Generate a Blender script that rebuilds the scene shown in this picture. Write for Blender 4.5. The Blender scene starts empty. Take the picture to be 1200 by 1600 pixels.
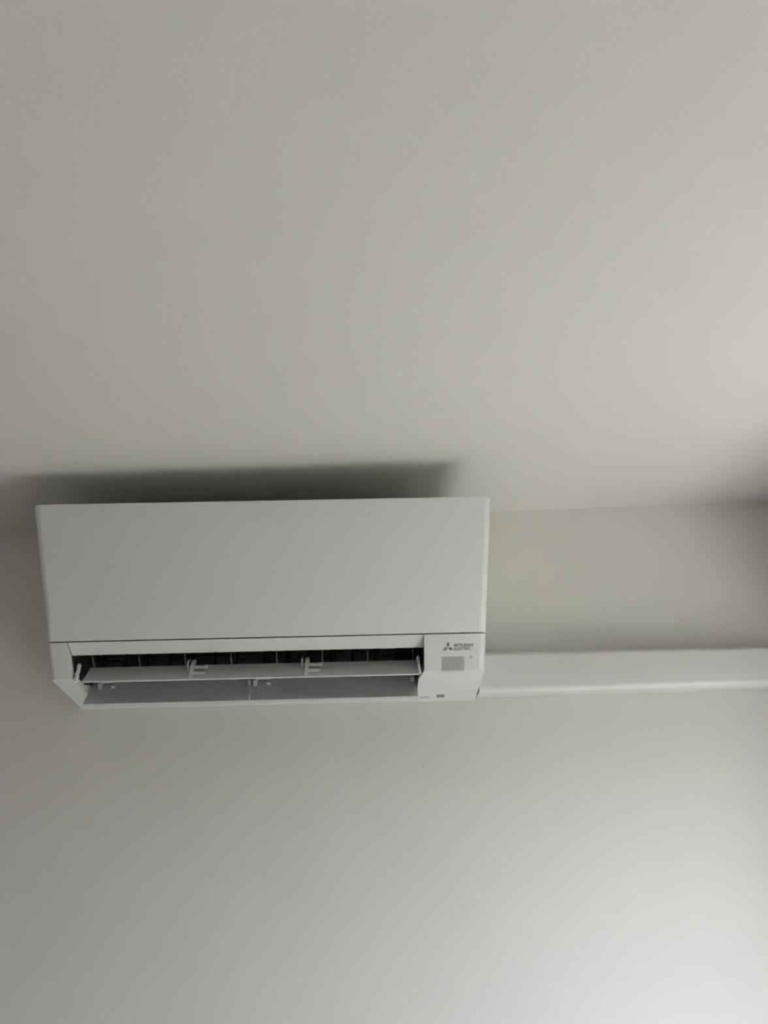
import bpy, bmesh, math, random
from mathutils import Matrix, Vector

random.seed(4)
scene = bpy.context.scene
col = scene.collection

# ------------------------------------------------------------------ camera
ZT = 2.28                                   # height of the air conditioner's top above the floor
PITCH, YAW, ROLL = math.radians(20), math.radians(1.4507), math.radians(-1.574)
cp, sp, cy, sy = math.cos(PITCH), math.sin(PITCH), math.cos(YAW), math.sin(YAW)
fwd = Vector((sy * cp, cy * cp, sp))
right = Vector((cy, -sy, 0))
up = right.cross(fwd)
r2 = right * math.cos(ROLL) + up * math.sin(ROLL)
u2 = up * math.cos(ROLL) - right * math.sin(ROLL)
cam_data = bpy.data.cameras.new('camera')
cam_data.sensor_width = 36.0
cam_data.lens = 27.0                        # 1200 px focal length on the 1600 px long side
cam_data.clip_start = 0.05
cam = bpy.data.objects.new('camera', cam_data)
col.objects.link(cam)
m = Matrix((r2, u2, -fwd)).transposed().to_4x4()
m.translation = (0.1785, -1.5642, ZT - 0.4838)
cam.matrix_world = m
scene.camera = cam

# ------------------------------------------------------------------ light
SKY, SKY_COL = 11.6, (0.765, 0.845, 1.0)
SUN, SUN_COL = 18.0, (1.0, 0.965, 0.90)
scene.view_settings.view_transform = 'Standard'
scene.view_settings.look = 'None'
scene.view_settings.gamma = 1.0
scene.view_settings.use_curve_mapping = False
scene.view_settings.exposure = 0.0

world = bpy.data.worlds.new('overcast_sky')
scene.world = world
world.use_nodes = True
bg = world.node_tree.nodes['Background']
bg.inputs['Color'].default_value = (*SKY_COL, 1)
bg.inputs['Strength'].default_value = SKY

sun = bpy.data.lights.new('sun', 'SUN')
sun.energy = SUN
sun.color = SUN_COL
sun.angle = math.radians(2)
sun_o = bpy.data.objects.new('sun', sun)
col.objects.link(sun_o)
sun_o.rotation_euler = Vector((-0.15, 1.0, -1.25)).to_track_quat('-Z', 'Y').to_euler()   # along the facade: it lights the balcony, not the room

# balcony door opening in the right-hand wall (x = XR)
XR, XL, YF = 1.13, -2.6, -3.6
WY0, WY1, WZ0, WZ1 = -1.20, -0.34, 0.03, 1.96
portal = bpy.data.lights.new('window_portal', 'AREA')
portal.shape = 'RECTANGLE'
portal.size, portal.size_y = WZ1 - WZ0, WY1 - WY0
portal.cycles.is_portal = True
po = bpy.data.objects.new('window_portal', portal)
col.objects.link(po)
po.location = (XR + 0.13, (WY0 + WY1) / 2, (WZ0 + WZ1) / 2)
po.rotation_euler = (0, math.radians(90), 0)      # emits towards -x, into the room

# ------------------------------------------------------------------ helpers
def material(name, color, rough=0.5, spec=0.5, bump=0.0, scale=300.0, var=0.0, coat=0.0):
    mt = bpy.data.materials.new(name)
    mt.use_nodes = True
    nt = mt.node_tree
    b = nt.nodes['Principled BSDF']
    b.inputs['Base Color'].default_value = (*color, 1)
    b.inputs['Roughness'].default_value = rough
    b.inputs['Specular IOR Level'].default_value = spec
    b.inputs['Coat Weight'].default_value = coat
    tc = nt.nodes.new('ShaderNodeTexCoord')
    if var:
        n = nt.nodes.new('ShaderNodeTexNoise')
        n.inputs['Scale'].default_value = 2.3
        n.inputs['Detail'].default_value = 5
        nt.links.new(tc.outputs['Object'], n.inputs['Vector'])
        r = nt.nodes.new('ShaderNodeValToRGB')
        r.color_ramp.elements[0].position, r.color_ramp.elements[1].position = 0.3, 0.7
        r.color_ramp.elements[0].color = (*[c * (1 - var) for c in color], 1)
        r.color_ramp.elements[1].color = (*[min(1, c * (1 + var)) for c in color], 1)
        nt.links.new(n.outputs['Fac'], r.inputs['Fac'])
        nt.links.new(r.outputs['Color'], b.inputs['Base Color'])
    if bump:
        n = nt.nodes.new('ShaderNodeTexNoise')
        n.inputs['Scale'].default_value = scale
        n.inputs['Detail'].default_value = 3
        nt.links.new(tc.outputs['Object'], n.inputs['Vector'])
        bp = nt.nodes.new('ShaderNodeBump')
        bp.inputs['Strength'].default_value = bump
        bp.inputs['Distance'].default_value = 0.001
        nt.links.new(n.outputs['Fac'], bp.inputs['Height'])
        nt.links.new(bp.outputs['Normal'], b.inputs['Normal'])
    return mt

M = {
    'wall': material('wall_paint', (0.845, 0.823, 0.777), 0.75, 0.25, 0.25, 260, 0.012),
    'ceiling': material('ceiling_paint', (0.768, 0.749, 0.708), 0.85, 0.2, 0.25, 220, 0.012),
    'scuff': material('scuffed_paint', (0.45, 0.43, 0.40), 0.8, 0.2, 0.1, 200),
    'floor': material('oak_floor', (0.52, 0.44, 0.35), 0.45, 0.4, 0.1, 40, 0.12),
    'balcony': material('balcony_paving', (0.58, 0.55, 0.49), 0.9, 0.2, 0.3, 8, 0.06),
    'ground': material('lawn_outside', (0.12, 0.14, 0.07), 0.9, 0.2, 0.3, 8, 0.1),
    'facade': material('grey_render', (0.30, 0.29, 0.28), 0.9, 0.2, 0.3, 8, 0.05),
    'panel': material('white_matte_plastic', (0.84, 0.86, 0.865), 0.42, 0.45, 0.06, 900),
    'plastic': material('white_plastic', (0.79, 0.80, 0.80), 0.38, 0.5, 0.05, 900),
    'vane': material('white_vane_plastic', (0.78, 0.80, 0.80), 0.35, 0.5, 0.04, 700),
    'dark': material('black_outlet_plastic', (0.018, 0.020, 0.021), 0.6, 0.3, 0.1, 200),
    'fin': material('black_fin_plastic', (0.006, 0.0065, 0.007), 0.7, 0.2, 0.05, 300),
    'fan': material('charcoal_fan_plastic', (0.14, 0.15, 0.155), 0.5, 0.35, 0.05, 300),
    'trunk': material('white_trunking_plastic', (0.80, 0.79, 0.785), 0.33, 0.5, 0.04, 500),
    'print': material('grey_print', (0.23, 0.24, 0.24), 0.5, 0.3, 0.02, 800),
    'faint': material('pale_grey_print', (0.52, 0.53, 0.53), 0.5, 0.3, 0.02, 800),
    'receiver': material('smoked_receiver_plastic', (0.46, 0.48, 0.48), 0.3, 0.6, 0.01, 500),
    'receiver_rim': material('receiver_rim_plastic', (0.60, 0.62, 0.62), 0.3, 0.5, 0.01, 500),
    'lens': material('pale_indicator_lens', (0.92, 0.93, 0.93), 0.2, 0.5, 0.01, 500),
    'frame': material('white_window_frame', (0.8, 0.8, 0.79), 0.4, 0.5, 0.03, 200),
}
gm = bpy.data.materials.new('window_glass')
gm.use_nodes = True
nt = gm.node_tree
nt.nodes.clear()
out = nt.nodes.new('ShaderNodeOutputMaterial')
mix = nt.nodes.new('ShaderNodeMixShader')
tr = nt.nodes.new('ShaderNodeBsdfTransparent')
gl = nt.nodes.new('ShaderNodeBsdfGlossy')
gl.inputs['Roughness'].default_value = 0.02
mix.inputs['Fac'].default_value = 0.06
nt.links.new(tr.outputs[0], mix.inputs[1])
nt.links.new(gl.outputs[0], mix.inputs[2])
nt.links.new(mix.outputs[0], out.inputs['Surface'])
M['glass'] = gm


def link(name, me, mat=None, parent=None, smooth=None):
    o = bpy.data.objects.new(name, me)
    col.objects.link(o)
    if mat:
        me.materials.append(M[mat])
    if parent:
        o.parent = parent
    return o


def finish(bm, name, smooth=False):
    bmesh.ops.recalc_face_normals(bm, faces=bm.faces)
    if smooth:
        for f in bm.faces:
            f.smooth = True
        for e in bm.edges:
            if len(e.link_faces) == 2 and e.calc_face_angle(0) > math.radians(32):
                e.smooth = False
    me = bpy.data.meshes.new(name)
    bm.to_mesh(me)
    bm.free()
    return me


def box(bm, x0, x1, y0, y1, z0, z1):
    vs = [bm.verts.new((x, y, z)) for x in (x0, x1) for y in (y0, y1) for z in (z0, z1)]
    for f in ((0, 1, 3, 2), (4, 6, 7, 5), (0, 4, 5, 1), (2, 3, 7, 6), (0, 2, 6, 4), (1, 5, 7, 3)):
        bm.faces.new([vs[i] for i in f])
    return vs


def loft(bm, prof, xl, xr):
    """prism of a closed (y, z) profile between two x values per vertex"""
    n = len(prof)
    a = [bm.verts.new((xl[i] if isinstance(xl, (list, tuple)) else xl, *p)) for i, p in enumerate(prof)]
    b = [bm.verts.new((xr[i] if isinstance(xr, (list, tuple)) else xr, *p)) for i, p in enumerate(prof)]
    bm.faces.new(a)
    bm.faces.new(b[::-1])
    for i in range(n):
        j = (i + 1) % n
        bm.faces.new((a[i], b[i], b[j], a[j]))
    return a, b


def rod(bm, p, q, r, seg=12, r2=None):
    p, q = Vector(p), Vector(q)
    d = (q - p).normalized()
    s = d.orthogonal().normalized()
    t = d.cross(s)
    r2 = r if r2 is None else r2
    ring = []
    for c, rr in ((p, r), (q, r2)):
        ring.append([bm.verts.new(c + rr * (math.cos(k * math.tau / seg) * s + math.sin(k * math.tau / seg) * t)) for k in range(seg)])
    for k in range(seg):
        j = (k + 1) % seg
        bm.faces.new((ring[0][k], ring[0][j], ring[1][j], ring[1][k]))
    bm.faces.new(ring[0][::-1])
    bm.faces.new(ring[1])


def find_edges(bm, pairs):
    res = []
    for a, b in pairs:
        e = bm.edges.get((a, b))
        if e:
            res.append(e)
    return res


def bevel(bm, edges, w, seg=4):
    bmesh.ops.bevel(bm, geom=edges, offset=w, segments=seg, profile=0.5, affect='EDGES', clamp_overlap=True)


def structure(name, me, mat, label=None, parent=None):
    o = link(name, me, mat, parent)
    if parent is None:
        o['kind'] = 'structure'
        if label:
            o['label'] = label
    return o

# ------------------------------------------------------------------ the room
T = 0.22
HZ = ZT + 0.0726                            # ceiling height at x = 0; it is slightly out of level
SL = 0.0199


def ceil_z(x):
    return HZ + SL * x


def wall_mesh(name, x0, x1, y0, y1, z0=0.0, z1=None):
    """a wall block whose top meets the ceiling"""
    bm = bmesh.new()
    vs = box(bm, x0, x1, y0, y1, z0, 1)
    for v in vs:
        if v.co.z == 1:
            v.co.z = ceil_z(v.co.x) if z1 is None else z1
    return finish(bm, name)


structure('wall_back', wall_mesh('wall_back', XL - T, XR + T, 0, T), 'wall', 'plain off-white plastered wall carrying the air conditioner')
structure('wall_left', wall_mesh('wall_left', XL - T, XL, YF, 0), 'wall', 'plain off-white wall at the left end of the room')
structure('wall_front', wall_mesh('wall_front', XL - T, XR + T, YF - T, YF), 'wall', 'plain off-white wall facing the air conditioner')
bm = bmesh.new()
for (y0, y1, z0, z1) in ((YF, WY0, 0, None), (WY1, 0, 0, None), (WY0, WY1, 0, WZ0), (WY0, WY1, WZ1, None)):
    vs = box(bm, XR, XR + T, y0, y1, z0, 50)
    for v in vs:
        if v.co.z == 50:
            v.co.z = ceil_z(v.co.x) if z1 is None else z1
structure('wall_right', finish(bm, 'wall_right'), 'wall', 'off-white wall with the glazed door that lights the room')
bm = bmesh.new()
vs = box(bm, XL - T, XR + T, YF - T, T, 0, 1)
for v in vs:
    v.co.z = ceil_z(v.co.x) + (0.2 if v.co.z > 0.5 else 0)
structure('ceiling', finish(bm, 'ceiling'), 'ceiling', 'plain off-white plastered ceiling above the air conditioner')
bm = bmesh.new()
box(bm, XL - T, XR + T, YF - T, T, -0.2, 0)
structure('floor', finish(bm, 'floor'), 'floor', 'oak floor of the room')
bm = bmesh.new()
box(bm, XR + T + 0.001, XR + T + 1.3, -5.5, 3.5, -0.2, 0.0)
structure('trim_1', finish(bm, 'trim_1'), 'balcony', 'pale sunlit balcony slab outside the glazed door')
bm = bmesh.new()
box(bm, XR + T, XR + 30, -30, 30, -3.4, -3.0)
structure('ground', finish(bm, 'ground'), 'ground', 'lawn below the balcony')
bm = bmesh.new()
box(bm, XR + 12, XR + 18, -24, 24, -3.0, 2.0)
structure('trim_2', finish(bm, 'trim_2'), 'facade', 'long grey house across the lawn')

bm = bmesh.new()
fx0, fx1, fw = XR + 0.14, XR + 0.19, 0.055
for (y0, y1, z0, z1) in ((WY0, WY0 + fw, WZ0, WZ1), (WY1 - fw, WY1, WZ0, WZ1), (WY0 + fw, WY1 - fw, WZ0, WZ0 + fw), (WY0 + fw, WY1 - fw, WZ1 - fw, WZ1)):
    box(bm, fx0, fx1, y0, y1, z0, z1)
win = structure('door_1', finish(bm, 'door_1'), 'frame', 'white framed glazed balcony door in the right wall')
bm = bmesh.new()
box(bm, XR + 0.162, XR + 0.168, WY0 + fw, WY1 - fw, WZ0 + fw, WZ1 - fw)
link('pane', finish(bm, 'pane'), 'glass', win)

# tiny scuffs in the paint
back = bpy.data.objects['wall_back']
for (x, z, dx, dz) in ((0.2802, -0.4393, 0.0022, 0.0034), (0.6535, -0.1829, 0.002, 0.002), (0.9949, 0.0583, 0.002, 0.002)):
    bm = bmesh.new()
    v = [bm.verts.new((x + a * dx, y, ZT + z + b * dz)) for y in (0.0005, -0.0004) for a, b in ((-0.2, -0.6), (0.5, -0.4), (0.35, 0.5), (-0.5, 0.4))]
    for f in ((0, 1, 2, 3), (4, 5, 6, 7), (0, 1, 5, 4), (1, 2, 6, 5), (2, 3, 7, 6), (3, 0, 4, 7)):
        bm.faces.new([v[i] for i in f])
    link('scuff_mark', finish(bm, 'scuff_mark'), 'scuff', back)

# ------------------------------------------------------------------ air conditioner
# section points (y towards the room is negative, z measured from the unit's top)
BASE = -0.3175


def hw(z):                                  # half width, drawn in a little towards the bottom
    return 0.4 * (1 + 0.1 * max(z, -0.2805))


TY, SYY, SZ, CY_, CZ_ = -0.306, -0.199, -0.2203, -0.1655, -0.2805
XI_L, XI_R = -0.352, 0.279                  # ends of the air outlet

ac = bpy.data.objects.new('air_conditioner', None)
col.objects.link(ac)
ac.location = (0, 0, ZT + BASE)
ac.empty_display_size = 0.1
ac['label'] = 'white wall-mounted split air conditioner with its outlet vanes open, close under the ceiling'
ac['category'] = 'air conditioner'


def part(name, bm, mat, parent=None, smooth=False, label=None):
    bmesh.ops.translate(bm, verts=bm.verts, vec=(0, 0, -BASE))
    o = link(name, finish(bm, name, smooth), mat, parent or ac)
    if label:
        o['label'] = label
    return o


# front panel
bm = bmesh.new()
th = 0.018
top, bot = [], []
zs0, zs1 = 0.0, SZ + 0.0012
ys1 = TY + (SYY - TY) * (zs1 / SZ)
prof = [(TY, zs0), (ys1, zs1), (ys1 + th, zs1), (TY + th, zs0)]
a, b = loft(bm, prof, [-hw(p[1]) for p in prof], [hw(p[1]) for p in prof])
bm.edges.ensure_lookup_table()
bevel(bm, find_edges(bm, [(a[0], a[1]), (b[0], b[1])]), 0.0130, 5)
topfront = [e for e in bm.edges if all(abs(v.co.z) < 1e-5 for v in e.verts) and all(v.co.y < TY + 0.0132 for v in e.verts)]
bevel(bm, topfront, 0.004, 3)
part('front_panel', bm, 'panel', smooth=True, label='large flat white front panel')

# casing behind the panel, hollow over the outlet
bm = bmesh.new()
full = [(0, -0.003), (TY + th + 0.001, -0.003), (SYY + th + 0.003, SZ - 0.0022), (0, SZ - 0.0022)]
loft(bm, full, [-hw(p[1]) + 0.003 for p in full], XI_L)
loft(bm, full, XI_R, [hw(p[1]) - 0.003 for p in full])
mid = full[:3] + [(-0.163, SZ - 0.0022), (-0.158, -0.17), (-0.12, -0.125), (-0.05, -0.12), (-0.015, -0.17), (-0.012, SZ - 0.0022), full[3]]
loft(bm, mid, XI_L, XI_R)
part('casing', bm, 'plastic')

# end caps either side of the outlet
z0 = SZ - 0.0012
prof = [(SYY + 0.0006, z0), (CY_, CZ_), (-0.12, -0.2897), (0, -0.3175), (0, z0)]
bm = bmesh.new()
left = list(prof)
left[3] = (0, -0.3142)
a, b = loft(bm, left, [-hw(p[1]) for p in left], [-0.356, -0.350, -0.350, -0.350, -0.354])
bevel(bm, find_edges(bm, [(a[0], a[1])]), 0.009, 4)
part('end_cap', bm, 'plastic', smooth=True, label='narrow white end cap left of the outlet')
bm = bmesh.new()
a, b = loft(bm, prof, [0.279, 0.279, 0.2705, 0.2715, 0.279], [hw(p[1]) for p in prof])
bevel(bm, find_edges(bm, [(b[0], b[1])]), 0.0115, 5)
cap_r = part('end_cap', bm, 'plastic', smooth=True, label='wide white end cap with emblem and receiver window')

# sloping lip above the outlet
bm = bmesh.new()
prof = [(SYY + 0.0006, z0), (-0.170, -0.2395), (-0.165, -0.2365), (-0.179, z0)]
loft(bm, prof, -0.3535, 0.2785)
part('outlet_lip', bm, 'plastic')

# rear tray under the outlet
bm = bmesh.new()
prof = [(0, SZ - 0.0022), (-0.012, SZ - 0.0022), (-0.020, -0.270), (-0.050, -0.288), (-0.055, -0.3029), (0, -0.314)]
loft(bm, prof, -0.3495, 0.2700)
part('rear_tray', bm, 'plastic')

# dark lining of the outlet
bm = bmesh.new()
ln = [(-0.1645, -0.2372), (-0.162, -0.222), (-0.157, -0.171), (-0.1195, -0.1262), (-0.0505, -0.1212), (-0.0162, -0.1705), (-0.0132, -0.222), (-0.0212, -0.2692), (-0.0505, -0.2870)]
n = len(ln)
va = [bm.verts.new((-0.3490, *p)) for p in ln]
vb = [bm.verts.new((0.2695, *p)) for p in ln]
for i in range(n - 1):
    bm.faces.new((va[i], vb[i], vb[i + 1], va[i + 1]))
bm.faces.new(va)
bm.faces.new(vb[::-1])
for x in (-0.3486, 0.2688):
    ck = [(-0.1770, -0.2425), (-0.1560, -0.2740), (-0.105, -0.2840), (-0.062, -0.2760), (-0.062, -0.2300), (-0.168, -0.2405)]
    bm.faces.new([bm.verts.new((x, *p)) for p in ck])
part('outlet_lining', bm, 'dark')

# cross-flow fan: blades between discs
bm = bmesh.new()
fc, fr = (-0.060, -0.212), 0.040
for k in range(34):
    an = k * math.tau / 34
    ps = []
    for rr, da in ((fr, 0.0), (fr - 0.006, 0.05), (fr - 0.013, 0.16)):
        ps.append((fc[0] + rr * math.cos(an + da), fc[1] + rr * math.sin(an + da)))
    for i in range(2):
        v = [bm.verts.new((x, *p)) for x, p in ((-0.344, ps[i]), (0.264, ps[i]), (0.264, ps[i + 1]), (-0.344, ps[i + 1]))]
        bm.faces.new(v)
rod(bm, (-0.344, *fc), (0.264, *fc), 0.026, 20)
for k in range(8):
    x = -0.344 + k * 0.608 / 7
    rod(bm, (x - 0.001, *fc), (x + 0.001, *fc), fr + 0.0008, 34)
part('cross_flow_fan', bm, 'fan', label='dark cross-flow fan inside the outlet')

# upright guide fins in front of the fan
fx = [-0.313, -0.272, -0.231, -0.190, -0.149, -0.108, -0.067, -0.010, 0.031, 0.072, 0.113, 0.154, 0.195, 0.236]
fin_mesh = None
for i, x in enumerate(fx):
    if fin_mesh is None:
        bm = bmesh.new()
        prof = [(-0.012, -0.258), (-0.013, -0.238), (-0.006, -0.226), (0.010, -0.222), (0.012, -0.258)]
        loft(bm, prof, -0.0022, 0.0022)
        bmesh.ops.translate(bm, verts=bm.verts, vec=(0, 0, -BASE))
        fin_mesh = finish(bm, 'guide_fin')
        fin_mesh.materials.append(M['fin'])
    o = bpy.data.objects.new('guide_fin', fin_mesh)
    col.objects.link(o)
    o.parent = ac
    o.location = (x, -0.116, 0)
    o.rotation_euler = (0, 0, math.radians(10 if i < 7 else -28))

# ---- upper vane, one long blade
def blade(p0, p1, sag, thick, rim=0.0):
    """closed section of a slightly hollow blade from p0 (hinge side) to p1 (free edge); hollow side faces front/up"""
    p0, p1 = Vector(p0), Vector(p1)
    d = (p1 - p0).normalized()
    nrm = Vector((d.y, -d.x))               # turned towards the room
    if nrm.x > 0:
        nrm = -nrm
    upp, low = [], []
    for k in range(9):
        t = k / 8
        c = p0.lerp(p1, t) - nrm * sag * 4 * t * (1 - t)
        w = thick * (0.45 + 0.55 * math.sin(math.pi * min(1, max(0, 0.12 + 0.8 * t))))
        upp.append(tuple(c + nrm * w / 2))
        low.append(tuple(c - nrm * w / 2))
    if rim:
        tip = p1 + Vector((rim * 0.35, -rim))      # the edge turns down and back
        upp.append(tuple(tip + nrm * thick * 0.25))
        low.append(tuple(tip - nrm * thick * 0.35))
    return upp + low[::-1], d, nrm


V0, V1 = (-0.128, -0.2565), (-0.1655, -0.2868)
prof, vd, vn = blade(V0, V1, 0.0028, 0.0042)
bm = bmesh.new()
loft(bm, prof, -0.334, 0.2700)
upper = part('upper_vane', bm, 'vane', smooth=True, label='long white upper vane swung open')


def along(t, h, p0=V0, p1=V1, nn=None):
    q = Vector(p0).lerp(Vector(p1), t) + (nn or vn) * h
    return (q.x, q.y)


def arm(x, kind):
    """an arm of the upper vane: plate on the blade, short pin and knob"""
    bm = bmesh.new()
    if kind == 'middle':
        pl = [along(0.93, -0.0005), along(0.66, 0.006), along(0.36, 0.0125), along(0.12, 0.0150), along(-0.02, 0.0130), along(0.02, 0.006), along(0.25, -0.001)]
        loft(bm, pl, x - 0.0032, x + 0.0032)
        pin = along(0.42, 0.0085)
        rod(bm, (x, *pin), (x + 0.025, *pin), 0.0023, 10)
        rod(bm, (x + 0.0225, *pin), (x + 0.0275, *pin), 0.0042, 12)
        box_c = along(0.62, 0.0015)
        box(bm, x + 0.003, x + 0.024, box_c[0] - 0.0035, box_c[0] + 0.0035, box_c[1] - 0.003, box_c[1] + 0.003)
    else:
        s = 1 if kind == 'right' else -1
        pv = along(0.46, 0.0175)
        pts = [along(0.98, 0.001), along(0.86, 0.005), along(0.68, 0.011), pv]
        for i in range(3):
            r0 = 0.0036 if s < 0 else 0.0026
            rod(bm, (x + s * 0.0012 * (3 - i) * (1 if s > 0 else -1) * 0.5, *pts[i]), (x + s * 0.0012 * (2 - i) * 0.5, *pts[i + 1]), r0, 10)
        bmesh.ops.create_uvsphere(bm, u_segments=14, v_segments=9, radius=0.0054, matrix=Matrix.Translation((x, *pv)) @ Matrix.Diagonal((0.7, 1, 1, 1)))
    return part('vane_arm', bm, 'plastic', upper, smooth=True, label='small white moulded pivot arm')


for x, k in ((-0.3445, 'left'), (-0.142, 'middle'), (0.066, 'middle'), (0.2690, 'right')):
    arm(x, k)

# fixed hooks of the casing beside the arms
for x in (-0.151, 0.057):
    bm = bmesh.new()
    loft(bm, [(-0.146, -0.266), (-0.149, -0.252), (-0.146, -0.249), (-0.128, -0.243), (-0.128, -0.249), (-0.1435, -0.254), (-0.141, -0.266)], x - 0.0013, x + 0.0013)
    part('pivot_hook', bm, 'plastic')

# ---- lower vanes, two blades end to end
L0, L1 = (-0.060, -0.2735), (-0.0985, -0.3185)
lprof, ld, lnn = blade(L0, L1, 0.003, 0.0042, rim=0.0068)
for (x0, x1, brackets) in ((-0.3515, -0.0462, (-0.331,)), (-0.0446, 0.2700, (-0.038, 0.262))):
    bm = bmesh.new()
    loft(bm, lprof, x0, x1)
    lv = part('lower_vane', bm, 'vane', smooth=True, label='left-hand white lower vane hanging open' if x0 < -0.3 else 'right-hand white lower vane hanging open')
    # stiffening ribs by the joint
    for x in ((x1 - 0.012, x1 - 0.004) if x0 < -0.3 else (x0 + 0.004, x0 + 0.012, x1 - 0.008, x1 - 0.014)):
        bm = bmesh.new()
        rp = [along(t, h, L0, L1, lnn) for t, h in ((0.25, -0.002), (0.5, -0.0025), (0.93, -0.001), (0.93, 0.0012), (0.5, -0.0002), (0.25, 0.0004))]
        loft(bm, rp, x - 0.0008, x + 0.0008)
        part('rib', bm, 'vane', lv)
    for x in brackets:
        bm = bmesh.new()
        pin = along(0.13, 0.009, L0, L1, lnn)
        short = x > 0.2
        pl = [along(0.02, -0.001, L0, L1, lnn), along(0.34, 0.0, L0, L1, lnn), along(0.30, 0.012, L0, L1, lnn), along(0.10, 0.014, L0, L1, lnn), along(-0.05, 0.008, L0, L1, lnn)]
        loft(bm, pl, x - 0.003, x + 0.003)
        if not short:
            rod(bm, (x, *pin), (x + 0.026, *pin), 0.0036, 12)
            rod(bm, (x + 0.022, *along(0.31, 0.006, L0, L1, lnn)), (x + 0.029, *along(0.31, 0.006, L0, L1, lnn)), 0.0034, 12)
            loft(bm, [along(-0.1, 0.003, L0, L1, lnn), along(0.32, 0.001, L0, L1, lnn), along(0.32, 0.008, L0, L1, lnn), along(-0.1, 0.010, L0, L1, lnn)], x + 0.0235, x + 0.0275)
        part('hinge_bracket', bm, 'plastic', lv, smooth=True, label='small white hinge bracket')
    if x0 < -0.3:
        bm = bmesh.new()
        x = x1 - 0.001
        pl = [along(0.02, -0.001, L0, L1, lnn), along(0.30, 0.0, L0, L1, lnn), along(0.28, 0.011, L0, L1, lnn), along(0.05, 0.012, L0, L1, lnn)]
        loft(bm, pl, x - 0.0042, x)
        part('hinge_bracket', bm, 'plastic', lv, smooth=True, label='small white hinge bracket')

# ---- things printed and set into the right-hand end cap
fd = Vector((0, CY_ - SYY, CZ_ - SZ)).normalized()          # down along the cap's front face
fn = Vector((0, fd.z, -fd.y)).normalized()                  # out of the face
if fn.y > 0:
    fn = -fn
bd = Vector((0, 0.12, -0.0278)).normalized()              # back along the cap's underside
bn = Vector((0, bd.z, -bd.y)).normalized()
if bn.z > 0:
    bn = -bn


def on_front(x, dist, lift=0.0):
    return Vector((x, SYY, SZ)) + fd * dist + fn * lift


def on_under(x, dist, lift=0.0):
    p = Vector((x, CY_, CZ_)) + bd * dist
    # the underside has a slight fold 45 mm behind the front edge
    if p.y < -0.12:
        p.z = CZ_ + (p.y - CY_) / (-0.12 - CY_) * (-0.2897 - CZ_)
    else:
        p.z = -0.2897 + (p.y + 0.12) / 0.12 * (-0.3175 + 0.2897)
    return p + bn * lift


def slab(bm, corners, nrm, t, sink=0.0004):
    lo = [bm.verts.new(c - nrm * sink) for c in corners]
    hi = [bm.verts.new(c + nrm * t) for c in corners]
    k = len(corners)
    bm.faces.new(lo[::-1])
    bm.faces.new(hi)
    for i in range(k):
        j = (i + 1) % k
        bm.faces.new((lo[i], lo[j], hi[j], hi[i]))


def lettering(body, x, dist, width, height):
    cu = bpy.data.curves.new('lettering', 'FONT')
    cu.body = body
    cu.size = 1.0
    cu.extrude = 0.0
    cu.offset = 0.03
    o = bpy.data.objects.new('lettering_source', cu)
    col.objects.link(o)
    bpy.context.view_layer.update()
    dg = bpy.context.evaluated_depsgraph_get()
    me = bpy.data.meshes.new_from_object(o.evaluated_get(dg))
    bpy.data.objects.remove(o)
    xs = [v.co.x for v in me.vertices]
    ys = [v.co.y for v in me.vertices]
    for v in me.vertices:
        u = (v.co.x - min(xs)) / (max(xs) - min(xs)) * width
        w = (v.co.y - min(ys)) / (max(ys) - min(ys)) * height
        p = on_front(x + u, dist - w, 0.00035)
        v.co = (p.x, p.y, p.z - BASE)
    me.materials.clear()
    return link('brand_lettering', me, 'print', cap_r)


EM = 0.3217                                     # centre of the emblem
def emblem():
    """three rhombi meeting at one point"""
    bm = bmesh.new()
    L = 0.0106
    for an in (90, 210, 330):
        a = math.radians(an)
        ax, ay = math.cos(a), math.sin(a)
        px, py = -ay, ax
        h = L * math.tan(math.radians(30)) / 2
        g = 0.0004
        pts = []
        for t, s in ((g, 0), (L / 2, -1), (L, 0), (L / 2, 1)):
            u = ax * t + px * s * h
            v = ay * t + py * s * h
            pts.append(on_front(EM + u, 0.0262 - v, 0))
        slab(bm, pts, fn, 0.0004, 0.0001)
    part('emblem', bm, 'print', cap_r, label='grey emblem of three diamonds')


emblem()
lettering('MITSUBISHI', 0.3325, 0.0252, 0.0345, 0.0053)
lettering('ELECTRIC', 0.3325, 0.0318, 0.0300, 0.0053)

# receiver window, wrapped a little over the bend
FL = (Vector((0, CY_, CZ_)) - Vector((0, SYY, SZ))).length
rx0, rx1 = 0.3105, 0.3510
bm = bmesh.new()
slab(bm, [on_front(rx0, 0.0440), on_front(rx1, 0.0440), on_front(rx1, FL - 0.0002), on_front(rx0, FL - 0.0002)], fn, 0.0005)
rec = part('receiver_window', bm, 'receiver', cap_r, label='grey smoked receiver window')
bm = bmesh.new()
slab(bm, [on_front(rx1 - 0.0045, 0.0437), on_front(rx1 - 0.0025, 0.0437), on_front(rx1 - 0.0025, FL), on_front(rx1 - 0.0045, FL)], fn, 0.0009)
slab(bm, [on_under(rx0 - 0.0006, 0.0004), on_under(rx1, 0.0004), on_under(rx1, 0.0085), on_under(rx0 - 0.0006, 0.0085)], bn, 0.0006)
part('receiver_rim', bm, 'receiver_rim', cap_r)

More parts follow.
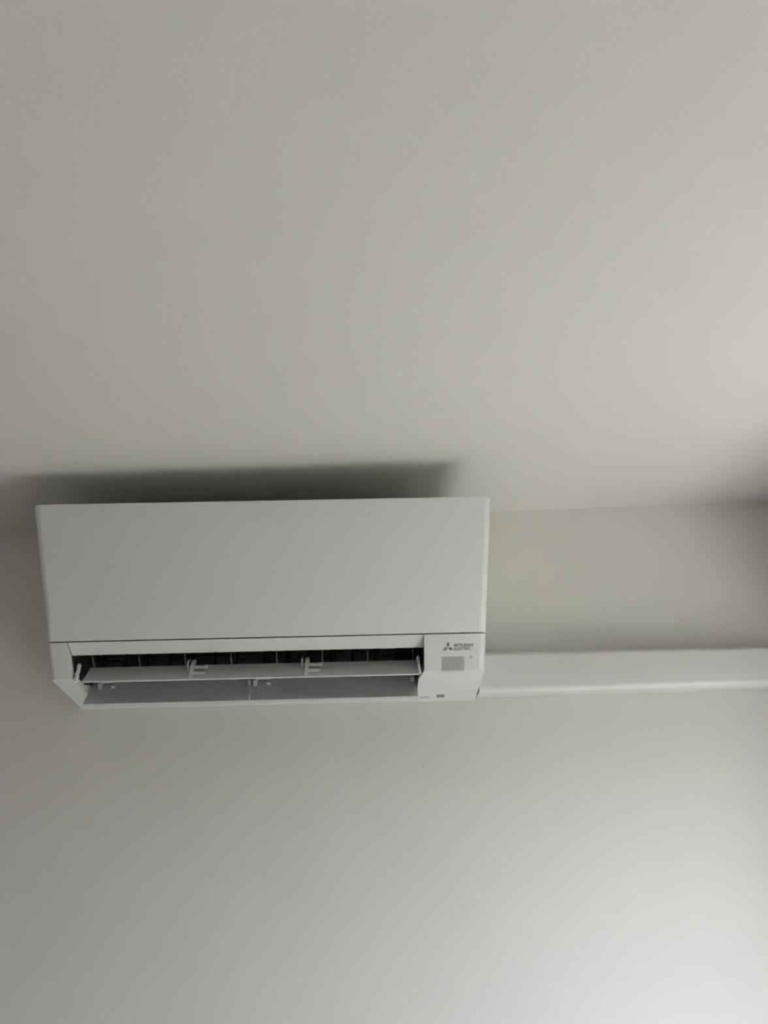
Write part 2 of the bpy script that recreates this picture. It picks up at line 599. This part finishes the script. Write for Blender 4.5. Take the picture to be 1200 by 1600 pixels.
for (x, dist, rad, mt, nm) in ((0.3630, 0.0455, 0.0028, 'faint', 'sensor_dot'), (0.3715, 0.0455, 0.0024, 'lens', 'indicator_lens'), (0.3710, 0.0562, 0.0024, 'lens', 'indicator_lens')):
    bm = bmesh.new()
    pts = []
    for k in range(14):
        a = k * math.tau / 14
        pts.append(on_front(x + rad * math.cos(a), dist + rad * math.sin(a)))
    slab(bm, pts, fn, 0.0005, 0.0002)
    part(nm, bm, mt, cap_r)

bm = bmesh.new()
slab(bm, [on_under(0.3105, 0.132), on_under(0.3255, 0.132), on_under(0.3255, 0.147), on_under(0.3105, 0.147)], bn, 0.0004)
part('rating_badge', bm, 'print', cap_r, label='small dark badge on the underside')
bm = bmesh.new()
slab(bm, [on_under(0.2770, 0.141), on_under(0.2965, 0.141), on_under(0.2965, 0.147), on_under(0.2770, 0.147)], bn, 0.0003)
part('underside_print', bm, 'faint', cap_r)

# ------------------------------------------------------------------ pipe trunking
trk = bpy.data.objects.new('pipe_trunking', None)
col.objects.link(trk)
trk.location = (0.3915, 0, ZT - 0.313)
trk['label'] = 'white plastic pipe trunking running along the wall to the right of the air conditioner'
trk['category'] = 'trunking'
LEN = XR - 0.3915 - 0.001


def arc(cy_, cz_, r, a0, a1, n=7):
    return [(cy_ + r * math.cos(math.radians(a0 + (a1 - a0) * k / (n - 1))), cz_ + r * math.sin(math.radians(a0 + (a1 - a0) * k / (n - 1)))) for k in range(n)]


H = 0.090
outer = [(-0.002, 0.001)] + [(-0.030, 0.0025)] + arc(-0.046, 0.0165, 0.014, 270, 180, 8)[0:] + arc(-0.053, H - 0.0185, 0.007, 180, 90, 5) + [(-0.030, H - 0.006), (-0.002, H)]
inner = [(y * 0.955 + 0.0, z + (0.002 if z < H / 2 else -0.002)) for y, z in outer]
bm = bmesh.new()
loft(bm, outer + inner[::-1], 0.0018, LEN)
me = finish(bm, 'cover', True)
link('cover', me, 'trunk', trk)
bm = bmesh.new()
loft(bm, outer, -0.0002, 0.0018)
link('end_stop', finish(bm, 'end_stop'), 'trunk', trk)
bm = bmesh.new()
loft(bm, [(-0.0002, 0.003), (-0.0015, 0.003), (-0.0015, H - 0.003), (-0.0002, H - 0.003)], 0.003, LEN - 0.001)
link('back_plate', finish(bm, 'back_plate'), 'trunk', trk)
